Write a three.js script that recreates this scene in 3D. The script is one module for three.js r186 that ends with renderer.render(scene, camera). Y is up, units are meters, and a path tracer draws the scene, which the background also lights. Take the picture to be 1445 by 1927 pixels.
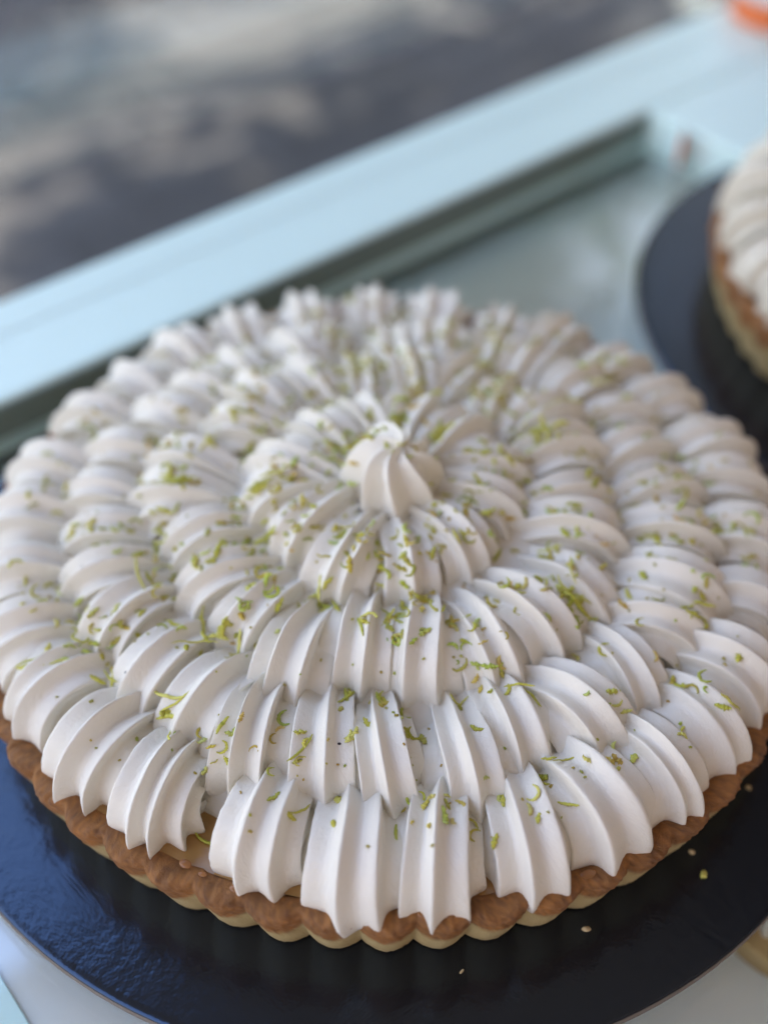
import * as THREE from 'three';
import { RoundedBoxGeometry } from 'three/addons/geometries/RoundedBoxGeometry.js';
import { mergeGeometries } from 'three/addons/utils/BufferGeometryUtils.js';
import { ImprovedNoise } from 'three/addons/math/ImprovedNoise.js';

// ---------------------------------------------------------------- camera, sky, sun, exposure
const scene = new THREE.Scene();
const R = THREE.MathUtils.degToRad;
const camera = new THREE.PerspectiveCamera(47.3, 767 / 1024, 0.02, 400);
camera.position.set(-0.0005, 0.2967, 0.2535);
camera.rotation.set(R(-45.6), 0, R(-0.2), 'YXZ');
camera.focus = 0.297;
camera.userData.fStop = 3.5;

const E1 = [0.7725, -0.635], E2 = [0.635, 0.7725];                 // along the rail, and from the street towards the shop
const W = (s, t, y = 0) => new THREE.Vector3(s * E1[0] + t * E2[0], y, s * E1[1] + t * E2[1]);
const TURN = Math.atan2(0.635, 0.7725);                            // turn that lays local x along E1

function skyTexture() {                                           // a clear sky: pale at the horizon, deep blue higher up
  const w = 256, h = 128, d = new Float32Array(w * h * 4);
  for (let y = 0; y < h; y++) for (let x = 0; x < w; x++) {
    const el = ((y + 0.5) / h - 0.5) * Math.PI, k = Math.pow(Math.max(0, Math.sin(el)), 1.1), i = (y * w + x) * 4;
    const hor = [0.98, 0.9, 0.8], zen = [0.16, 0.36, 0.84], gr = [0.25, 0.24, 0.22];
    for (let c = 0; c < 3; c++) d[i + c] = el < 0 ? gr[c] : hor[c] + (zen[c] - hor[c]) * k;
    d[i + 3] = 1;
  }
  const t = new THREE.DataTexture(d, w, h, THREE.RGBAFormat, THREE.FloatType);
  t.mapping = THREE.EquirectangularReflectionMapping; t.magFilter = THREE.LinearFilter; t.needsUpdate = true;
  return t;
}
scene.background = scene.environment = skyTexture();

const sun = new THREE.DirectionalLight(new THREE.Color(1, 0.93, 0.83), 5);
const sunAt = W(4.2, -0.4, 5.0);
sun.position.copy(sunAt); sun.castShadow = true; sun.shadow.radius = 1;
sun.shadow.mapSize.set(2048, 2048);
Object.assign(sun.shadow.camera, { left: -6, right: 6, top: 6, bottom: -6, near: 0.1, far: 30 });
scene.add(sun, sun.target);

const renderer = new THREE.WebGLRenderer({ antialias: true });
renderer.toneMapping = THREE.LinearToneMapping;
renderer.toneMappingExposure = 3.8;
renderer.shadowMap.enabled = true;
renderer.setSize(767, 1024);

// ---------------------------------------------------------------- helpers
let seed = 7;
const rnd = () => { seed = (seed + 0x6d2b79f5) | 0; let t = Math.imul(seed ^ (seed >>> 15), 1 | seed); t = (t + Math.imul(t ^ (t >>> 7), 61 | t)) ^ t; return ((t ^ (t >>> 14)) >>> 0) / 4294967296; };
const rr = (a, b) => a + (b - a) * rnd();
const PN = new ImprovedNoise();
const noise = (x, y, z) => PN.noise(x + 100.3, y + 50.7, z + 20.1);
const fbm = (x, y, z) => noise(x, y, z) + 0.5 * noise(x * 2.1, y * 2.1, z * 2.1) + 0.25 * noise(x * 4.3, y * 4.3, z * 4.3);
const counts = {};
function numbered(name) { const n = counts[name] = (counts[name] ?? -1) + 1; return n ? `${name}_${String(n).padStart(3, '0')}` : name; }
function tag(o, label, category, group) { o.userData = { label, category }; if (group) o.userData.group = group; return o; }
function part(name, geometry, material, parent) {
  const m = new THREE.Mesh(geometry, material); m.name = numbered(name); m.castShadow = m.receiveShadow = true; parent.add(m); return m;
}
function thing(name, label, category, group) { const g = new THREE.Group(); g.name = numbered(name); scene.add(g); return tag(g, label, category, group); }
function structure(o) { o.userData.kind = 'structure'; return o; }
function noiseTexture(size, f, srgb, rep = 1) {                   // f(u, v) -> grey or [r, g, b], tiling left to f
  const d = new Uint8Array(size * size * 4);
  for (let y = 0; y < size; y++) for (let x = 0; x < size; x++) {
    const v = f(x / size, y / size), c = Array.isArray(v) ? v : [v, v, v], i = (y * size + x) * 4;
    for (let k = 0; k < 3; k++) d[i + k] = Math.max(0, Math.min(255, c[k] * 255));
    d[i + 3] = 255;
  }
  const t = new THREE.DataTexture(d, size, size); t.wrapS = t.wrapT = THREE.RepeatWrapping; t.magFilter = THREE.LinearFilter; t.minFilter = THREE.LinearFilter;
  if (srgb) t.colorSpace = THREE.SRGBColorSpace;
  t.repeat.set(rep, rep); t.needsUpdate = true; return t;
}
const tile = (u, v, n, k = 0) => {                                // tiling noise on a torus of n cells
  const a = u * 2 * Math.PI, b = v * 2 * Math.PI, q = n / (2 * Math.PI);
  return noise(Math.cos(a) * q + k, Math.sin(a) * q + Math.cos(b) * q * 0.97, Math.sin(b) * q + k * 1.7);
};
function grid(nu, nv, f, closeU, flip) {                                // a surface f(i/nu, j/nv) -> [x, y, z]; uv in the same order
  const p = [], uv = [], idx = [];
  for (let j = 0; j <= nv; j++) for (let i = 0; i <= nu; i++) { p.push(...f(closeU && i === nu ? 0 : i / nu, j / nv, i, j)); uv.push(i / nu, j / nv); }
  for (let j = 0; j < nv; j++) for (let i = 0; i < nu; i++) { const a = j * (nu + 1) + i, b = a + 1, c = a + nu + 1, d = c + 1; idx.push(...(flip ? [a, b, c, b, d, c] : [a, c, b, b, c, d])); }
  const g = new THREE.BufferGeometry();
  g.setAttribute('position', new THREE.Float32BufferAttribute(p, 3)); g.setAttribute('uv', new THREE.Float32BufferAttribute(uv, 2)); g.setIndex(idx);
  g.computeVertexNormals();
  if (closeU) {                                                   // one normal along the seam
    const n = g.attributes.normal;
    for (let j = 0; j <= nv; j++) { const a = j * (nu + 1), b = a + nu, v = new THREE.Vector3(n.getX(a) + n.getX(b), n.getY(a) + n.getY(b), n.getZ(a) + n.getZ(b)).normalize(); n.setXYZ(a, v.x, v.y, v.z); n.setXYZ(b, v.x, v.y, v.z); }
  }
  return g;
}
const lathe = (pts, n = 96) => new THREE.LatheGeometry(pts.map(([x, y]) => new THREE.Vector2(x, y)), n);

// ---------------------------------------------------------------- materials
const foamBump = noiseTexture(512, (u, v) => 0.5 + 0.22 * tile(u, v, 26) + 0.2 * tile(u, v, 60, 3) + 0.16 * tile(u, v, 120, 5));
const creamBump = foamBump.clone(); creamBump.repeat.set(3, 2); creamBump.needsUpdate = true;
const crustBump = foamBump.clone(); crustBump.repeat.set(80, 3.6); crustBump.needsUpdate = true;
const M = {
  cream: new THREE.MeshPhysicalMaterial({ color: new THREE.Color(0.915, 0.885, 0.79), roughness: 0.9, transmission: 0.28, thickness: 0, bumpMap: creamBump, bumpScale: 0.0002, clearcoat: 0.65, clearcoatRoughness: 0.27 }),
  ivory: new THREE.MeshPhysicalMaterial({ color: new THREE.Color(0.66, 0.63, 0.53), roughness: 0.55, bumpMap: creamBump, bumpScale: 0.0002 }),  // beige copy of the cream, darkened in colour to dim the second tart
  crust: new THREE.MeshPhysicalMaterial({ vertexColors: true, roughness: 0.6, bumpMap: crustBump, bumpScale: 0.0007, clearcoat: 0.08, clearcoatRoughness: 0.25 }),
  curd: new THREE.MeshPhysicalMaterial({ color: new THREE.Color(0.33, 0.175, 0.045), roughness: 0.3, clearcoat: 0.6, clearcoatRoughness: 0.2 }),
  glaze: new THREE.MeshPhysicalMaterial({ color: new THREE.Color(0.5, 0.24, 0.09), roughness: 0.05, transmission: 0.5, thickness: 0.002, ior: 1.42 }),
  zestA: new THREE.MeshStandardMaterial({ color: new THREE.Color(0.52, 0.5, 0.07), roughness: 0.6 }),
  zestB: new THREE.MeshStandardMaterial({ color: new THREE.Color(0.42, 0.43, 0.05), roughness: 0.6 }),
  zestC: new THREE.MeshStandardMaterial({ color: new THREE.Color(0.58, 0.56, 0.13), roughness: 0.6 }),
  speck: new THREE.MeshStandardMaterial({ color: new THREE.Color(0.03, 0.025, 0.03), roughness: 0.7 }),
  crumb: new THREE.MeshStandardMaterial({ color: new THREE.Color(0.5, 0.4, 0.22), roughness: 0.85 }),
  board: new THREE.MeshPhysicalMaterial({ color: new THREE.Color(0.006, 0.0065, 0.009), roughness: 0.2, ior: 1.85, specularColor: new THREE.Color(0.48, 0.65, 0.9), bumpScale: 0.00012,
    bumpMap: noiseTexture(512, (u, v) => 0.5 + 0.3 * tile(u, v, 16, 2) + 0.22 * tile(u, v, 44, 7) + 0.12 * tile(u, v, 110, 4), false, 2) }),
  paper: new THREE.MeshStandardMaterial({ color: new THREE.Color(0.16, 0.14, 0.12), roughness: 0.9 }),
  mint: new THREE.MeshPhysicalMaterial({ color: new THREE.Color(0.74, 0.98, 0.96), roughness: 0.35, clearcoat: 0.35, clearcoatRoughness: 0.2 }),
  mintEdge: new THREE.MeshPhysicalMaterial({ color: new THREE.Color(0.2, 0.33, 0.32), roughness: 0.4 }),
  pane: new THREE.MeshPhysicalMaterial({ color: new THREE.Color(0.98, 0.995, 0.988), roughness: 0.015, transmission: 1, thickness: 0, ior: 1.7 }),
  frontPane: new THREE.MeshPhysicalMaterial({ color: new THREE.Color(0.95, 0.98, 0.97), roughness: 0.015, transmission: 1, thickness: 0, ior: 1.95 }),
  shelf: new THREE.MeshPhysicalMaterial({ color: new THREE.Color(0.82, 0.87, 0.83), roughness: 0.4 }),
  white: new THREE.MeshPhysicalMaterial({ color: new THREE.Color(0.78, 0.8, 0.78), roughness: 0.5 }),
  panel: new THREE.MeshStandardMaterial({ color: new THREE.Color(0.4, 0.42, 0.41), roughness: 0.6 }),
  railShade: new THREE.MeshStandardMaterial({ color: new THREE.Color(0.17, 0.23, 0.21), roughness: 0.5 }),  // dark green that stands for shade on the inner face of the rail
  dark: new THREE.MeshStandardMaterial({ color: new THREE.Color(0.05, 0.055, 0.055), roughness: 0.6 }),
  orange: new THREE.MeshPhysicalMaterial({ color: new THREE.Color(0.8, 0.2, 0.06), roughness: 0.4 }),
  lid: new THREE.MeshPhysicalMaterial({ color: new THREE.Color(0.78, 0.76, 0.78), roughness: 0.35 }),
  biscuit: new THREE.MeshStandardMaterial({ color: new THREE.Color(0.62, 0.42, 0.17), roughness: 0.7 }),
  wall: new THREE.MeshStandardMaterial({ color: new THREE.Color(0.62, 0.47, 0.36), roughness: 0.9 }),
  canvas: new THREE.MeshPhysicalMaterial({ color: new THREE.Color(0.24, 0.185, 0.13), roughness: 1, transmission: 0.14, thickness: 0 }),
  metal: new THREE.MeshStandardMaterial({ color: new THREE.Color(0.5, 0.5, 0.5), roughness: 0.4, metalness: 1 }),
  bark: new THREE.MeshStandardMaterial({ color: new THREE.Color(0.14, 0.11, 0.08), roughness: 0.9 }),
  leaf: new THREE.MeshPhysicalMaterial({ color: new THREE.Color(0.07, 0.12, 0.03), roughness: 1, transmission: 0.35, thickness: 0 }),
  slab: [0.034, 0.042, 0.05, 0.058].map((g) => new THREE.MeshStandardMaterial({ color: new THREE.Color(g * 1.14, g * 0.97, g * 0.92), roughness: 0.85 })),
  joint: new THREE.MeshStandardMaterial({ color: new THREE.Color(0.07, 0.07, 0.075), roughness: 0.95 }),
};

// ---------------------------------------------------------------- the street: ground, paving slabs, trees, shop front with awning
const GROUND = -0.95;
{
  const g = new THREE.Mesh(new THREE.PlaneGeometry(300, 300), M.joint); g.rotation.x = -Math.PI / 2; g.position.y = GROUND - 0.03; g.name = 'ground'; g.receiveShadow = true; scene.add(structure(g));
  const pave = new THREE.Group(); pave.name = 'pavement'; scene.add(structure(pave)); pave.rotation.y = TURN; pave.position.y = GROUND;
  const slab = new RoundedBoxGeometry(0.392, 0.04, 0.232, 1, 0.004);
  for (let j = 0; j < 15; j++) for (let i = 0; i < 17; i++) {
    const s = -2.2 + i * 0.4 + (j % 2) * 0.2 - 0.4, t = -0.85 - j * 0.24;
    const m = part('paving_slab', slab, M.slab[Math.floor(rnd() * 4)], pave);
    m.position.set(s + 1.6, -0.02 + rr(-0.002, 0.002), t); m.rotation.y = rr(-0.004, 0.004);
  }
}
function tree(s, t, hCrown, rad, label, n) {
  const o = thing('street_tree', label, 'tree');
  o.position.copy(W(s, t, GROUND));
  const bits = [new THREE.CylinderGeometry(0.07, 0.13, hCrown, 10).translate(0, hCrown / 2, 0)];
  for (let i = 0; i < 7; i++) { const a = i * 0.9 + rnd(), l = rad * rr(0.7, 1); bits.push(new THREE.CylinderGeometry(0.015, 0.05, l, 6).translate(0, l / 2, 0).applyMatrix4(new THREE.Matrix4().makeRotationFromEuler(new THREE.Euler(rr(0.5, 1.0), a, 0, 'YXZ'))).translate(0, hCrown - rr(0.1, 0.5), 0)); }
  part('trunk', mergeGeometries(bits), M.bark, o);
  const lg = new THREE.PlaneGeometry(0.1, 0.13, 1, 2); { const p = lg.attributes.position; for (let i = 0; i < p.count; i++) { if (Math.abs(p.getY(i)) > 0.05) p.setX(i, p.getX(i) * 0.25); else p.setZ(i, 0.012 * Math.abs(p.getX(i) / 0.05)); } lg.computeVertexNormals(); }
  const crown = new THREE.InstancedMesh(lg, M.leaf, n); crown.name = numbered('crown'); crown.castShadow = true; crown.userData.kind = 'stuff'; o.add(crown);
  const clumps = [];
  for (let i = 0; i < 21; i++) { const v = new THREE.Vector3(rr(-1, 1), rr(-1, 1), rr(-1, 1)); if (v.length() > 1) { i--; continue; } clumps.push([v.multiplyScalar(rad).multiply(new THREE.Vector3(1, 0.62, 1)), rr(0.3, 0.55)]); }
  const q = new THREE.Object3D(), c = new THREE.Color();
  for (let i = 0; i < n; i++) {
    const [v, r] = clumps[i % clumps.length];
    q.position.set(v.x + r * (rnd() + rnd() - 1) * 1.3, hCrown + rad * 0.35 + v.y + r * (rnd() + rnd() - 1), v.z + r * (rnd() + rnd() - 1) * 1.3);
    q.rotation.set(rr(-1.2, 1.2), rr(0, 6.3), rr(-1, 1)); q.scale.setScalar(rr(0.7, 1.3)); q.updateMatrix(); crown.setMatrixAt(i, q.matrix);
    const k = rr(0.7, 1.3); crown.setColorAt(i, c.setRGB(k * rr(0.9, 1.2), k, k * 0.9));
  }
}
tree(3.9, -1.95, 2.6, 1.8, 'leafy tree at the kerb whose shade dapples the paving', 4000);
tree(4.4, -5.6, 3.0, 1.9, 'second leafy tree farther along the street', 5000);
tree(1.9, -2.9, 3.0, 1.5, 'airy young tree whose leaves are mirrored in the counter glass', 1700);
{
  const shop = thing('shop_front', 'warm plastered shop front behind the counter', 'building');
  shop.rotation.y = TURN;
  part('wall', new RoundedBoxGeometry(9, 4.2, 0.2, 1, 0.01).translate(0, GROUND + 2.1, 1.25), M.wall, shop);
  part('added_block_wall', new RoundedBoxGeometry(0.2, 3.2, 1.9, 1, 0.01).translate(1.5, GROUND + 1.6, 0.198), M.wall, shop);  // added unseen wall, keeps skylight off the right side
  const aw = thing('awning', 'beige canvas awning stretched over the counter', 'awning');
  aw.rotation.y = TURN;
  const cloth = grid(24, 8, (u, v) => [-0.8 + 3.75 * u, 1.5 - 0.2 * v + 0.012 * Math.sin(u * 60), 1.14 - 1.72 * v]);
  part('canvas', cloth, M.canvas, aw);
  const fringe = grid(60, 2, (u, v) => [-0.8 + 3.75 * u, 1.3 - 0.16 * v * (0.85 + 0.15 * Math.abs(Math.sin(u * 47))), -0.58 - 0.004 * v]);
  part('valance', fringe, M.canvas, aw);
  part('front_bar', new THREE.CylinderGeometry(0.014, 0.014, 3.75, 12).rotateZ(Math.PI / 2).translate(1.075, 1.285, -0.565), M.metal, aw);
}

// ---------------------------------------------------------------- the glass counter
const GLASS = -0.0045;                                            // top of the glass; the boards' tops lie at y = 0
{
  const c = thing('display_counter', 'glass topped display counter with a pale mint frame', 'display counter');
  c.rotation.y = TURN;
  const box = (s0, s1, y0, y1, t0, t1, r = 0.0015) => new RoundedBoxGeometry(s1 - s0, y1 - y0, t1 - t0, 2, r).translate((s0 + s1) / 2, (y0 + y1) / 2, (t0 + t1) / 2);
  // rear rail: a slightly crowned bar, its street side a raised strip
  const prof = new THREE.Shape(); [[-0.157, -0.012], [-0.157, 0.0112], [-0.1585, 0.012], [-0.192, 0.0126], [-0.1935, 0.0132], [-0.2121, 0.0138], [-0.2146, 0.0115], [-0.2146, -0.012]].forEach(([t, y], i) => i ? prof.lineTo(-t, y) : prof.moveTo(-t, y));
  const rail = new THREE.ExtrudeGeometry(prof, { depth: 1.55, bevelEnabled: false }).rotateY(Math.PI / 2);   // profile x -> -z, depth -> x
  rail.translate(-1.0, 0, 0);
  part('rear_rail', rail, M.mint, c);
  part('rail_shade_strip', box(-1.0, 0.3046, -0.004, 0.0104, -0.1568, -0.1548, 0.0006), M.railShade, c);  // shade along the inner face, put in as a dark strip
  part('rail_edge', box(-1.0, 0.55, -0.014, 0.0105, -0.2181, -0.2148, 0.001), M.mintEdge, c);
  part('side_frame', box(0.305, 0.57, -0.012, 0.0118, -0.1566, 0.5), M.mint, c);
  part('glass_top', box(-1.0, 0.3046, GLASS - 0.008, GLASS, -0.1566, 0.5, 0.0008), M.pane, c);
  part('front_glass', box(-1.0, 0.55, -0.6, 0.36, -0.304, -0.296, 0.0008), M.frontPane, c);
  part('shelf', box(-1.0, 0.55, -0.075, -0.06, -0.204, 0.5), M.shelf, c);
  part('shelf_divider', box(-0.172, -0.166, -0.06, -0.02, -0.19, 0.5), M.mint, c);
  part('liner_sheet', box(-0.7, -0.128, -0.0155, -0.0145, -0.03, 0.5, 0.0004), M.white, c);
  part('liner_edge', box(-0.168, -0.158, -0.0143, -0.0133, -0.03, 0.5, 0.0004), M.mint, c);
  part('shelf_divider', box(-0.112, -0.107, -0.06, -0.03, -0.19, 0.5), M.mintEdge, c);
  part('added_dark_panel', box(-1.0, 0.55, -0.61, -0.044, -0.2145, -0.2045), M.dark, c);  // added dark panel, keeps the bright shelf out of the front glass reflection
  part('base_cabinet', box(-1.0, 0.55, GROUND, -0.62, -0.3, 0.5, 0.004), M.panel, c);
  part('end_panel', box(0.551, 0.57, -0.62, 0.008, -0.29, 0.5), M.panel, c);
}

// ---------------------------------------------------------------- tart builders
function creamShell({ Rb = 0.0113, len = 0.034, rise = 0.0115, slope = 0.005, N = 9, depth = 0.3, twist = 0, ph = 0, bend = 0, bow = 0, seedN = 0, flare = 1 }) {
  N += seedN % 3 === 0 ? 1 : 0;
  const sp = new THREE.CatmullRomCurve3([[-0.002, -0.005], [0.0006, 0.0008], [0.0014, rise * 0.5], [0.0002, rise * 0.86], [-0.0044, rise * 1.1], [-0.0098, rise * 1.0], [-0.0155, rise * 0.66 + slope * 0.2], [-0.68 * len, rise * 0.28 + slope * 0.5], [-len, slope]].map(([x, y]) => new THREE.Vector3(x, y, 0)), false, 'centripetal');
  const SUB = [0, 0.05, 0.13, 0.24, 0.37, 0.5, 0.63, 0.76, 0.87, 0.95], nu = N * SUB.length, nv = 44;
  const crest = Array.from({ length: N }, () => rr(-1, 1)), groove = Array.from({ length: N }, () => rr(0.68, 1.22));
  const radius = (s) => Rb * (s < 0.24 ? 0.58 + 0.48 * Math.sin((s / 0.24) * Math.PI / 2) : 1.06 * (1 - 0.42 * Math.pow((s - 0.24) / 0.76, 1.15))) * (s > 0.93 ? Math.sqrt(Math.max(0.02, 1 - ((s - 0.93) / 0.07) ** 2)) : 1);
  const T = new THREE.Vector3(), P = new THREE.Vector3();
  return grid(nu, nv, (u, v, i) => {
    const k = Math.floor((i % nu) / SUB.length), f = SUB[(i % nu) % SUB.length], s = v;
    sp.getPoint(s, P); sp.getTangent(s, T);
    const c0 = crest[k], c1 = crest[(k + 1) % N];
    const phi = ((k + f) / N) * 2 * Math.PI + ph + twist * (s - 0.15) + 0.10 * (c0 * (1 - f) + c1 * f);
    const g = (Math.sqrt(Math.sin(Math.PI * f) ** 2 + 0.02) - 0.1414) / 0.869;                     // pointed crests, round hollows
    const wob = noise(k * 3.1 + seedN * 7.7, s * 4, f < 0.5 ? 0 : 0) * 0.05;
    let r = radius(s) * (1 + wob + 0.05 * c0 * (1 - f) + 0.05 * c1 * f - depth * groove[k] * (0.8 + 0.35 * s) * g + 0.045 * noise(phi * 1.2 + seedN * 3, s * 4, 5));
    let dy = 0;
    if (s < 0.16) { const e = 1 - s / 0.16; r *= 1 + (flare * 0.3 * (1 - g) * (0.6 + 0.6 * Math.abs(c0)) - 0.05 * g) * e * e; dy = e * (0.0022 * g - 0.0021 * (1 - g) * (c0 + 0.35) + 0.0006 * noise(phi * 2.5, seedN, 4)); }
    // foam that is never quite smooth
    const rag = 0.00012 * fbm(P.x * 900 + seedN * 5, phi * 9, s * 26) + (f === 0 ? 0.00016 * noise(s * 60, k * 9, seedN) : 0);
    r += rag;
    const ox = T.y, oy = -T.x, co = Math.cos(phi), si = Math.sin(phi);
    return [P.x + r * co * ox, P.y + r * co * oy + dy, r * si * 1.04 + bend * s * s + bow * 4 * s * (1 - s) + 0.0016 * noise(s * 2.6, seedN * 3.3, 7)];
  }, true);
}
function rosette(Rb, h, N, seedN, twist = 0.5) {                  // a star-tipped dollop with open, fin-edged lobes
  const SUB = [0, 0.05, 0.13, 0.24, 0.37, 0.5, 0.63, 0.76, 0.87, 0.95], nu = N * SUB.length, nv = 48;
  const cr = Array.from({ length: N }, () => rr(-1, 1));
  return grid(nu, nv, (u, v, i) => {
    const k = Math.floor((i % nu) / SUB.length), f = SUB[(i % nu) % SUB.length];
    const g = (Math.sqrt(Math.sin(Math.PI * f) ** 2 + 0.016) - 0.1265) / 0.882, phi = ((k + f) / N) * 2 * Math.PI + twist * v * v + 0.14 * cr[k] * (1 - f) + 0.14 * cr[(k + 1) % N] * f;
    const a = v * 1.92, r0 = Rb * Math.max(0.02, v < 0.82 ? 0.86 * Math.cos(a * 0.86) + 0.2 * Math.sin(a * 1.45) + 0.1 : 0), tip = v < 0.82 ? 0 : Math.max(0, 1 - (v - 0.82) / 0.18);
    const rt = v < 0.82 ? r0 : Rb * 0.436 * Math.pow(tip, 0.75), c = cr[k] * (1 - f) + cr[(k + 1) % N] * f;
    const r = rt * (1 + 0.1 * c - 0.36 * g * Math.min(1, 0.5 + v * 1.2) + 0.04 * noise(phi, v * 4, seedN)) + 0.0001 * fbm(phi * 9, v * 30, seedN);
    const y = h * (v < 0.82 ? Math.sin(v / 0.82 * 1.45) * 0.985 : 0.977 + 0.023 * (1 - tip)) - h * 0.10 * g * v * v + 0.0012 * c * v;
    return [r * Math.cos(phi) + 0.002 * v * v * v, y - 0.004 * (1 - v), r * Math.sin(phi) + 0.001 * v * v];
  }, true);
}
function crustGeometry(Rr, N, yTop) {                             // fluted wall, browned rim; vertex colours are the baked crust
  const k = Rr / 0.13, prof = [[0.1165, 0.0002], [0.1212, 0.0003], [0.1222, 0.0012], [0.1232, 0.004], [0.1242, 0.007], [0.1251, 0.0102], [0.1259, 0.0132], [0.1266, 0.016], [0.1271, 0.0178], [0.1276, 0.0195], [0.128, 0.0211], [0.1284, 0.0226], [0.1286, 0.0238], [0.1284, 0.0247], [0.1278, 0.0253], [0.1268, 0.0256], [0.1256, 0.0255], [0.1244, 0.0252], [0.1232, 0.0247], [0.122, 0.0241], [0.1209, 0.0234], [0.12, 0.0222], [0.119, 0.018]];
  const nu = N * 18, nv = prof.length - 1, col = [];
  const g = grid(nu, nv, (u, v, i, j) => {
    const a = u * 2 * Math.PI, [r0, y0] = prof[j], fl = Math.abs(Math.cos(a * N / 2)), edge = j < 2 ? 0.8 : j <= 15 ? 1 : Math.max(0.12, 1 - (j - 15) * 0.16);
    const cx = Math.cos(a) * 9, sz = Math.sin(a) * 9, brown = Math.max(0, Math.min(1, (y0 - 0.0168 - 0.0016 * noise(cx * 3, sz * 3, 2) + 0.0026 * fl) / 0.0022));
    let r = r0 * k + (0.0031 * (Math.pow(fl, 0.9) - 0.68)) * edge * k + 0.0005 * noise(cx * 1.2, sz * 1.2, 4);
    const rough = (0.0002 + 0.00042 * brown) * fbm(cx * 22, y0 * 1400, sz * 22) + 0.0003 * brown * noise(cx * 5, y0 * 250, sz * 5);
    r += rough; const y = (y0 * (yTop / 0.026) + (j > 9 ? rough * 0.9 + 0.0006 * noise(cx * 0.6, sz * 0.6, 8) : 0)) * 1;
    const f1 = fbm(cx * 9, y0 * 600, sz * 9), f2 = noise(cx * 60, y0 * 3000, sz * 60), dark = noise(cx * 2, sz * 2, 11);
    const pale = [0.56 + 0.05 * f1, 0.44 + 0.05 * f1, 0.21 + 0.03 * f1], bake = [0.37 + 0.1 * f1 + 0.18 * f2 - 0.14 * dark, 0.16 + 0.045 * f1 + 0.08 * f2 - 0.055 * dark, 0.045 + 0.015 * f1 + 0.01 * f2 - 0.01 * dark];
    col.push(...pale.map((p, q) => Math.max(0.01, p + (bake[q] - p) * brown)));
    return [r * Math.sin(a), y, r * Math.cos(a)];
  }, true, true);
  g.setAttribute('color', new THREE.Float32BufferAttribute(col, 3));
  return g;
}
function boardThing(label) {
  const b = thing('cake_board', label, 'cake board');
  part('foil_top', lathe([[0.0001, 0], [0.1, 0], [0.149, 0], [0.1508, -0.0002], [0.1516, -0.0007]], 160), M.board, b);
  part('paper_edge', lathe([[0.1517, -0.0008], [0.1521, -0.0016], [0.1519, -0.0032], [0.1512, -0.0036], [0.0001, -0.0036]], 160), M.paper, b);
  const uv = b.children[0].geometry.attributes.uv, p = b.children[0].geometry.attributes.position;
  for (let i = 0; i < uv.count; i++) uv.setXY(i, p.getX(i) * 6, p.getZ(i) * 6);
  return b;
}

// ---------------------------------------------------------------- the lime tart in front
const board = boardThing('black cake board with blue sheen under the whole lime tart');
board.position.y = 0;
const tart = thing('lime_tart', 'large lime tart in front with piped white cream and green zest', 'tart');
part('crust', crustGeometry(0.13, 56, 0.026), M.crust, tart);
part('curd', grid(140, 24, (u, v) => { const r = 0.0001 + 0.1212 * v, a = u * 2 * Math.PI; return [r * Math.sin(a), 0.0226 + 0.001 * noise(r * 60 * Math.sin(a), r * 60 * Math.cos(a), 3) + 0.0012 * Math.pow(v, 18), r * Math.cos(a)]; }, true), M.curd, tart);
part('cream_base', lathe([[0.107, 0.0215], [0.1055, 0.0245], [0.101, 0.0275], [0.09, 0.0325], [0.07, 0.0385], [0.045, 0.0445], [0.02, 0.0485], [0.0001, 0.05]], 90), M.cream, tart);
const shells = [];
function addShell(parent, geo, r, deg, y, skew = 0, scale = 1, tilt = 0) {
  const m = part('cream_shell', geo, M.cream, parent), a = R(deg);
  m.position.set(r * Math.sin(a), y, r * Math.cos(a)); m.rotation.set(0, a - Math.PI / 2 + skew, tilt, 'YXZ'); m.scale.setScalar(scale);
  shells.push(m); return m;
}
const ring1 = [-55, -42.5, -29.8, -14.6, -3, 7.4, 18, 28.6, 38.8, 47.5]; for (let i = 1; i <= 20; i++) ring1.push(47.5 + i * 257.5 / 21 + rr(-1.2, 1.2));
const ring2 = [-71, -58, -46, -33, -21.5, -10, 1.5, 12, 23, 34.5, 46]; for (let i = 1; i <= 19; i++) ring2.push(46 + i * 243 / 20 + rr(-1.5, 1.5));
const ring3 = [-56, -39, -22.5, -7, 9, 25, 41]; for (let i = 1; i <= 15; i++) ring3.push(41 + i * 263 / 16 + rr(-2, 2));
const ring4 = []; for (let i = 0; i < 12; i++) ring4.push(12 + i * 30 + rr(-3, 3));
const backness = (d) => THREE.MathUtils.smoothstep(Math.abs(((d + 180) % 360 + 360) % 360 - 180), 75, 160);
ring1.forEach((d, i) => addShell(tart, creamShell({ Rb: rr(0.0116, 0.0138), len: rr(0.034, 0.038), rise: rr(0.0094, 0.0114) - 0.0032 * backness(d), slope: 0.003, depth: rr(0.27, 0.35), twist: rr(-0.2, 0.5), ph: rr(0, 1), bend: rr(-0.003, 0.003), bow: (d > -75 && d < 12 ? 0.0024 : d < 90 ? -0.0008 : 0) + rr(-0.0016, 0.0016), seedN: i + 1 }), 0.1138 - (d > -60 && d < -12 ? 0.0016 : 0) + 0.0026 * backness(d) + rr(-0.0012, 0.001), d, 0.0207, rr(-0.13, 0.13)));
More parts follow.
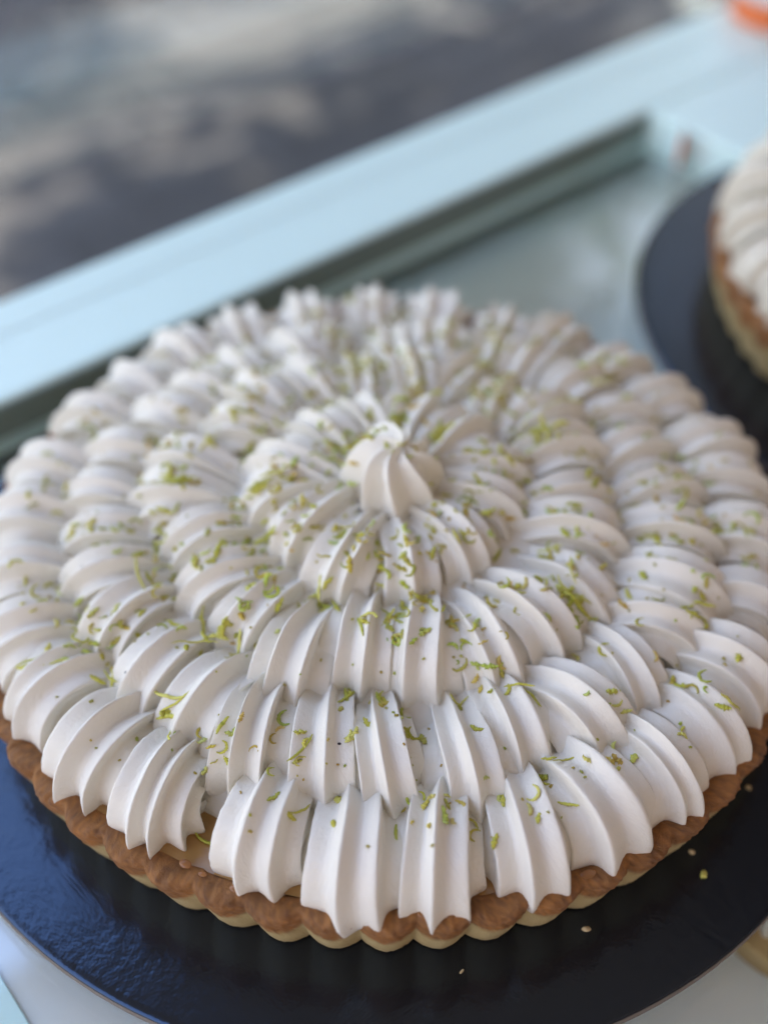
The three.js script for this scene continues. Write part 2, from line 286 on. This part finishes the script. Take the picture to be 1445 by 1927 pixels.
ring2.forEach((d, i) => addShell(tart, creamShell({ Rb: rr(0.0112, 0.0136), len: rr(0.031, 0.036), rise: rr(0.0078, 0.0098), slope: 0.0035, depth: rr(0.27, 0.35), twist: rr(-0.2, 0.5), ph: rr(0, 1), bend: rr(-0.003, 0.003), bow: (d > -75 && d < 12 ? 0.0018 : -0.0006) + rr(-0.002, 0.002), seedN: i + 41, flare: 0.8 }), 0.0905 - 0.0015 * backness(d) + rr(-0.0038, 0.0032), d, 0.0276 - 0.002 * backness(d), rr(-0.24, 0.24)));
ring3.forEach((d, i) => addShell(tart, creamShell({ Rb: rr(0.0108, 0.013), len: rr(0.028, 0.033), rise: rr(0.007, 0.009), slope: 0.0035, depth: rr(0.27, 0.35), twist: rr(-0.2, 0.6), ph: rr(0, 1), bend: rr(-0.003, 0.003), seedN: i + 81, flare: 0.7 }), 0.0625 + rr(-0.005, 0.0045), d, 0.0336, rr(-0.32, 0.32)));
ring4.forEach((d, i) => addShell(tart, creamShell({ Rb: rr(0.0102, 0.0122), len: rr(0.022, 0.026), rise: rr(0.0055, 0.007), slope: 0.003, depth: rr(0.28, 0.36), twist: rr(-0.2, 0.6), ph: rr(0, 1), bend: rr(-0.002, 0.002), seedN: i + 121, flare: 0.7 }), 0.0325 + rr(-0.003, 0.003), d, 0.0418, rr(-0.32, 0.32)));
{ const m = part('cream_rosette', rosette(0.0162, 0.0235, 8, 3, 0.8), M.cream, tart); m.position.set(0.003, 0.0472, 0.003); shells.push(m); }
{ // wet lumps of glaze on the rim
  [[-24.5, 0.1222, 0.0015], [-22, 0.123, 0.001], [-17.6, 0.1238, 0.0012], [4.2, 0.1248, 0.0014], [7, 0.126, 0.0011], [23.5, 0.125, 0.0016], [-43, 0.1235, 0.0014]].forEach(([d, r, s], i) => {
    const g = new THREE.IcosahedronGeometry(s, 4), p = g.attributes.position; for (let k = 0; k < p.count; k++) { const q = 1 + 0.5 * noise(p.getX(k) * 260 + i * 5, p.getY(k) * 260, p.getZ(k) * 260); p.setXYZ(k, p.getX(k) * q * 1.2, p.getY(k) * q * 0.3, p.getZ(k) * q * 0.8); } g.computeVertexNormals();
    const m = part('glaze_drop', g, M.glaze, tart); m.position.set(r * Math.sin(R(d)), 0.0256, r * Math.cos(R(d))); m.rotation.y = R(d);
  });
}

// ---------------------------------------------------------------- lime zest dropped on the cream
scene.updateMatrixWorld(true);
const ray = new THREE.Raycaster(); for (const s of shells) s.geometry.computeBoundingSphere();
const targets = [...shells, tart.children[1], tart.children[2]];
function drop(x, z) { ray.set(new THREE.Vector3(x, 0.2, z), new THREE.Vector3(0, -1, 0)); const h = ray.intersectObjects(targets, false)[0]; return h && { p: h.point, n: h.face.normal.clone().transformDirection(h.object.matrixWorld) }; }
function shredGeometry(L, w, curl, rough) {                       // a grated strip: bent, bumpy, uneven in width
  const n = 34, c = [];
  for (let i = 0; i <= 6; i++) { const a = (i / 6 - 0.5) * curl; c.push(new THREE.Vector3(curl > 0.05 ? Math.sin(a) * L / curl : (i / 6 - 0.5) * L, 0.0002 * Math.sin(i * 2 + curl * 9), curl > 0.05 ? (1 - Math.cos(a)) * L / curl : 0)); }
  const cv = new THREE.CatmullRomCurve3(c), P = new THREE.Vector3(), T = new THREE.Vector3();
  return grid(9, n, (u, v) => {
    cv.getPoint(v, P); cv.getTangent(v, T);
    const a = u * 2 * Math.PI, end = Math.pow(Math.sin(Math.PI * Math.min(0.97, Math.max(0.03, v))), 0.4), k = w * end * (1 + rough * (noise(v * 14 + L * 900, Math.cos(a), Math.sin(a)) * 1.4 + 1.3 * noise(v * 38, Math.cos(a) * 2.5 + L * 700, Math.sin(a) * 2.5)));
    return [P.x - T.z * Math.cos(a) * k, P.y + Math.sin(a) * k * 0.55 + rough * w * 0.5 * noise(v * 9, L * 500, 3), P.z + T.x * Math.cos(a) * k];
  }, true);
}
const shreds = []; for (const [L, w, c, r] of [[0.006, 0.00055, 0.4, 0.5], [0.0045, 0.0006, 1.2, 0.6], [0.0034, 0.0006, 0.3, 0.7], [0.0075, 0.0004, 0.9, 0.4], [0.0055, 0.0004, 3.6, 0.4], [0.0024, 0.0007, 0.5, 0.8], [0.0018, 0.0006, 0.2, 0.8], [0.0052, 0.00075, 0.2, 0.4], [0.009, 0.00036, 0.6, 0.4], [0.0032, 0.0005, 2.2, 0.6]]) shreds.push(shredGeometry(L * 1.3, w * 1.1, c, r));
const zm = [M.zestA, M.zestA, M.zestB, M.zestC];
let zestCount = 0;
function addZest(x, z, lift = 0, kind = Math.floor(rnd() * shreds.length)) {
  const h = drop(x, z); if (!h || zestCount > 296) return; zestCount++;
  const m = part('zest_shred', shreds[kind], zm[Math.floor(rnd() * 4)], tart);
  m.position.copy(h.p).addScaledVector(h.n, 0.0003 + lift);
  m.quaternion.setFromUnitVectors(new THREE.Vector3(0, 1, 0), h.n.lerp(new THREE.Vector3(0, 1, 0), rr(0, 0.5)).normalize()).multiply(new THREE.Quaternion().setFromEuler(new THREE.Euler(rr(-0.25, 0.25), rr(0, 6.3), rr(-0.25, 0.25))));
  m.scale.setScalar(rr(0.7, 1.15));
}
const clusters = '-43,55,8 -53,58,3 -11,71,4 -56,76,3 -77,61,4 -98,58,2 -64,0,9 -56,-19,5 -35,20,5 -35,5,5 -19,41,5 -16,45,3 -6,55,3 1,52,3 10,46,2 28,49,1 52,44,8 52,35,2 44,41,3 86,45,6 80,59,3 96,59,1 90,74,2 33,71,2 20,74,3 23,84,1 46,91,2 39,93,2 45,102,1 37,107,1 26,112,1 2,109,1 -12,100,1 -13,108,1 -24,106,1 -30,95,1 -10,88,2 -46,92,1 -41,88,1 -87,44,2 -86,51,2 49,-21,12 37,-6,5 34,-62,7 17,-16,6 60,-40,4 -10,-60,5 62,-8,4 3,-24,5 -46,-29,4 -39,-22,3 -67,-75,4 -57,-79,3 -38,-62,4 -15,-86,3 2,5,3 61,77,2 78,81,2 -70,33,2 -86,15,4 -76,14,3 -67,23,1 -54,32,2 -48,29,3 21,27,2 32,26,1 78,17,4 78,27,3';
for (const c of clusters.split(' ')) { const [x, z, n] = c.split(',').map(Number); for (let i = 0; i < n; i++) addZest((x + (n > 1 ? rr(-1, 1) * (1.2 + n * 0.35) : 0)) / 1000, (z + (n > 1 ? rr(-1, 1) * (1.2 + n * 0.3) : 0)) / 1000, i > 3 ? rr(0, 0.0008) : 0); }
for (let i = 0; i < 70; i++) { const a = rr(0, 2 * Math.PI), r = 0.118 * Math.sqrt(rnd()); addZest(r * Math.sin(a), r * Math.cos(a)); }
{ // fine flecks of zest
  const n = 340, g = shredGeometry(0.0013, 0.00042, 0.2, 0.9), m = new THREE.InstancedMesh(g, M.zestA, n), q = new THREE.Object3D(), c = new THREE.Color(); let k = 0;
  while (k < n) { const a = rr(0, 2 * Math.PI), r = 0.12 * Math.sqrt(rnd()), h = drop(r * Math.sin(a), r * Math.cos(a)); if (!h) continue; q.position.copy(h.p).addScaledVector(h.n, 0.0002); q.rotation.set(rr(-0.6, 0.6), rr(0, 6.3), rr(-0.6, 0.6)); q.scale.setScalar(rr(0.5, 1.1)); q.updateMatrix(); m.setMatrixAt(k, q.matrix); m.setColorAt(k, c.setRGB(rr(0.8, 1.2), rr(0.8, 1.1), rr(0.7, 1.4))); k++; }
  m.name = 'zest_flecks'; m.userData.kind = 'stuff'; tart.add(m);
}
{ // the many smaller shreds, thickest round the middle
  const mats = [M.zestA, M.zestB, M.zestC]; let q = new THREE.Object3D(), c = new THREE.Color();
  mats.forEach((mat, k) => {
    const n = 400, m = new THREE.InstancedMesh(shreds[[2, 4, 9][k]], mat, n); let i = 0, tries = 0;
    while (i < n && tries++ < 4000) {
      const a = rr(0, 2 * Math.PI), r = 0.112 * Math.pow(rnd(), 0.6), x = r * Math.sin(a), z = r * Math.cos(a);
      if (noise(x * 55, z * 55, 31) + 0.25 * Math.exp(-((r - 0.045) ** 2) / 0.0006) - (z > 0.06 ? 0.22 : 0) - 0.05 < rr(-0.1, 0.2)) continue;
      const h = drop(x, z); if (!h) continue;
      q.position.copy(h.p).addScaledVector(h.n, 0.0003); q.rotation.set(rr(-0.5, 0.5), rr(0, 6.3), rr(-0.5, 0.5)); q.scale.setScalar(rr(0.6, 1.15)); q.updateMatrix(); m.setMatrixAt(i, q.matrix); m.setColorAt(i++, c.setRGB(rr(0.8, 1.15), rr(0.8, 1.1), rr(0.7, 1.4)));
    }
    m.count = i; m.name = numbered('fine_zest'); m.userData.kind = 'stuff'; tart.add(m);
  });
}
for (const [x, z] of [[-0.073, 0.017], [-0.088, 0.027], [-0.07, 0.064], [-0.012, 0.0885], [0.0195, 0.0735]]) { const h = drop(x, z); const m = part('dark_speck', new THREE.IcosahedronGeometry(0.00038, 1), M.speck, tart); m.position.copy(h.p); m.scale.set(1.3, 0.7, 0.9); }

// ---------------------------------------------------------------- crumbs on the board
[[0.052, 0.117, 0.0008, 'pastry crumb on the black board, largest of those before the tart'], [0.086, 0.102, 0.0009, 'greenish crumb on the black board right of the tart, the long one'], [0.084, 0.095, 0.0006, 'small pale crumb on the board nearest the right of the tart crust'], [0.019, 0.128, 0.0005, 'tiny white crumb on the board near the bottom of the photo'], [0.104, 0.075, 0.0007, 'crumb on the board beside the crust at the right edge']].forEach(([x, z, s, label], i) => {
  const g = new THREE.IcosahedronGeometry(s, 3), p = g.attributes.position;
  for (let k = 0; k < p.count; k++) { const q = 1 + 0.7 * noise(p.getX(k) * 900 + i * 3, p.getY(k) * 900, p.getZ(k) * 900); p.setXYZ(k, p.getX(k) * q * 1.5, p.getY(k) * q * 0.7, p.getZ(k) * q); } g.computeVertexNormals();
  const m = part('pastry_crumb', g, i === 1 ? M.zestC : M.crumb, scene); m.position.set(x, s * 0.6, z); m.rotation.y = i * 1.3; tag(m, label, 'crumb', 'crumbs on the cake board');
});

// ---------------------------------------------------------------- the second tart on its own board at the right
{
  const b = boardThing('black cake board at the right edge under the second tart');
  const at = new THREE.Vector3(0.259, 0.0035, -0.148); b.position.copy(at); b.rotation.z = -0.008;
  const dimmedShell = (...a) => { addShell(t2, ...a).material = M.ivory; };
  const t2 = thing('cream_tart', 'second tart with beige piped cream, darkened to dim it, at the right edge', 'tart');
  t2.position.copy(at); t2.position.y += 0.0006; t2.position.x += 0.005; t2.rotation.set(0, R(70), 0);
  part('crust', tart.children[0].geometry, M.crust, t2);
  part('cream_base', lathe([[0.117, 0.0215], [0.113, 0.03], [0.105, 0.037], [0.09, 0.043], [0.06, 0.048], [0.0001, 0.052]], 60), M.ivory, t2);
  for (let i = 0; i < 28; i++) { const src = shells[i % 30].geometry; dimmedShell( src, 0.1125, i * 12.86, 0.0235, 0, 1.05); }
  for (let i = 0; i < 22; i++) dimmedShell( shells[30 + (i % 30)].geometry, 0.088, i * 16.4, 0.034, 0, 1.15);
  for (let i = 0; i < 14; i++) dimmedShell( shells[60 + (i % 22)].geometry, 0.058, i * 25.7, 0.04, 0, 1.15);
}

// ---------------------------------------------------------------- tub and tag near the corner of the frame
{
  const o = thing('orange_tub', 'white tub with an orange lower band at the top right corner', 'tub');
  o.position.set(0.231, 0.0122, -0.428);
  part('orange_band', lathe([[0.0001, 0], [0.027, 0], [0.029, 0.0015], [0.0302, 0.0155]], 48), M.orange, o);
  part('body', lathe([[0.0297, 0.0158], [0.0312, 0.034], [0.0316, 0.0355]], 48), M.lid, o);
  part('lid', lathe([[0.0318, 0.0358], [0.0335, 0.0362], [0.0338, 0.041], [0.032, 0.0435], [0.0001, 0.044]], 48), M.lid, o);
  const j = thing('glass_jar', 'small clear glass beside the orange tub', 'jar'); j.position.set(0.182, 0.0142, -0.442);
  part('glass', lathe([[0.0001, 0], [0.014, 0], [0.016, 0.002], [0.017, 0.04], [0.0162, 0.04], [0.015, 0.004], [0.0001, 0.003]], 40), M.pane, j);
  const p = thing('price_tag', 'orange and white tag standing on the glass by the frame corner', 'tag'); p.position.set(0.1495, GLASS, -0.287); p.rotation.y = TURN + 0.5;
  part('card', new RoundedBoxGeometry(0.017, 0.016, 0.001, 2, 0.0004).translate(0.006, 0.008, -0.0015), M.lid, p);
  part('sticker', new THREE.CylinderGeometry(0.006, 0.006, 0.0012, 32).rotateX(Math.PI / 2).scale(0.8, 1.3, 1).translate(-0.0015, 0.0082, 0), M.orange, p);
}

// ---------------------------------------------------------------- pastries on the shelf under the glass
{
  const cup = lathe([[0.0001, 0], [0.026, 0], [0.031, 0.018], [0.0305, 0.0195], [0.028, 0.0185], [0.0001, 0.017]], 48), ros = rosette(0.026, 0.026, 8, 9);
  const list = [[0.048, 0.146]];
  const labels = ['cream topped tartlet under the glass at the bottom right corner'];
  list.forEach(([s, t], i) => {
    const o = thing('tartlet', labels[i], 'tartlet'); o.position.copy(W(s, t, -0.06)); o.rotation.y = i;
    part('crust', cup, M.biscuit, o);
    const m = part('cream_rosette', ros, M.cream, o); m.position.y = 0.018;
  });
}

renderer.render(scene, camera);
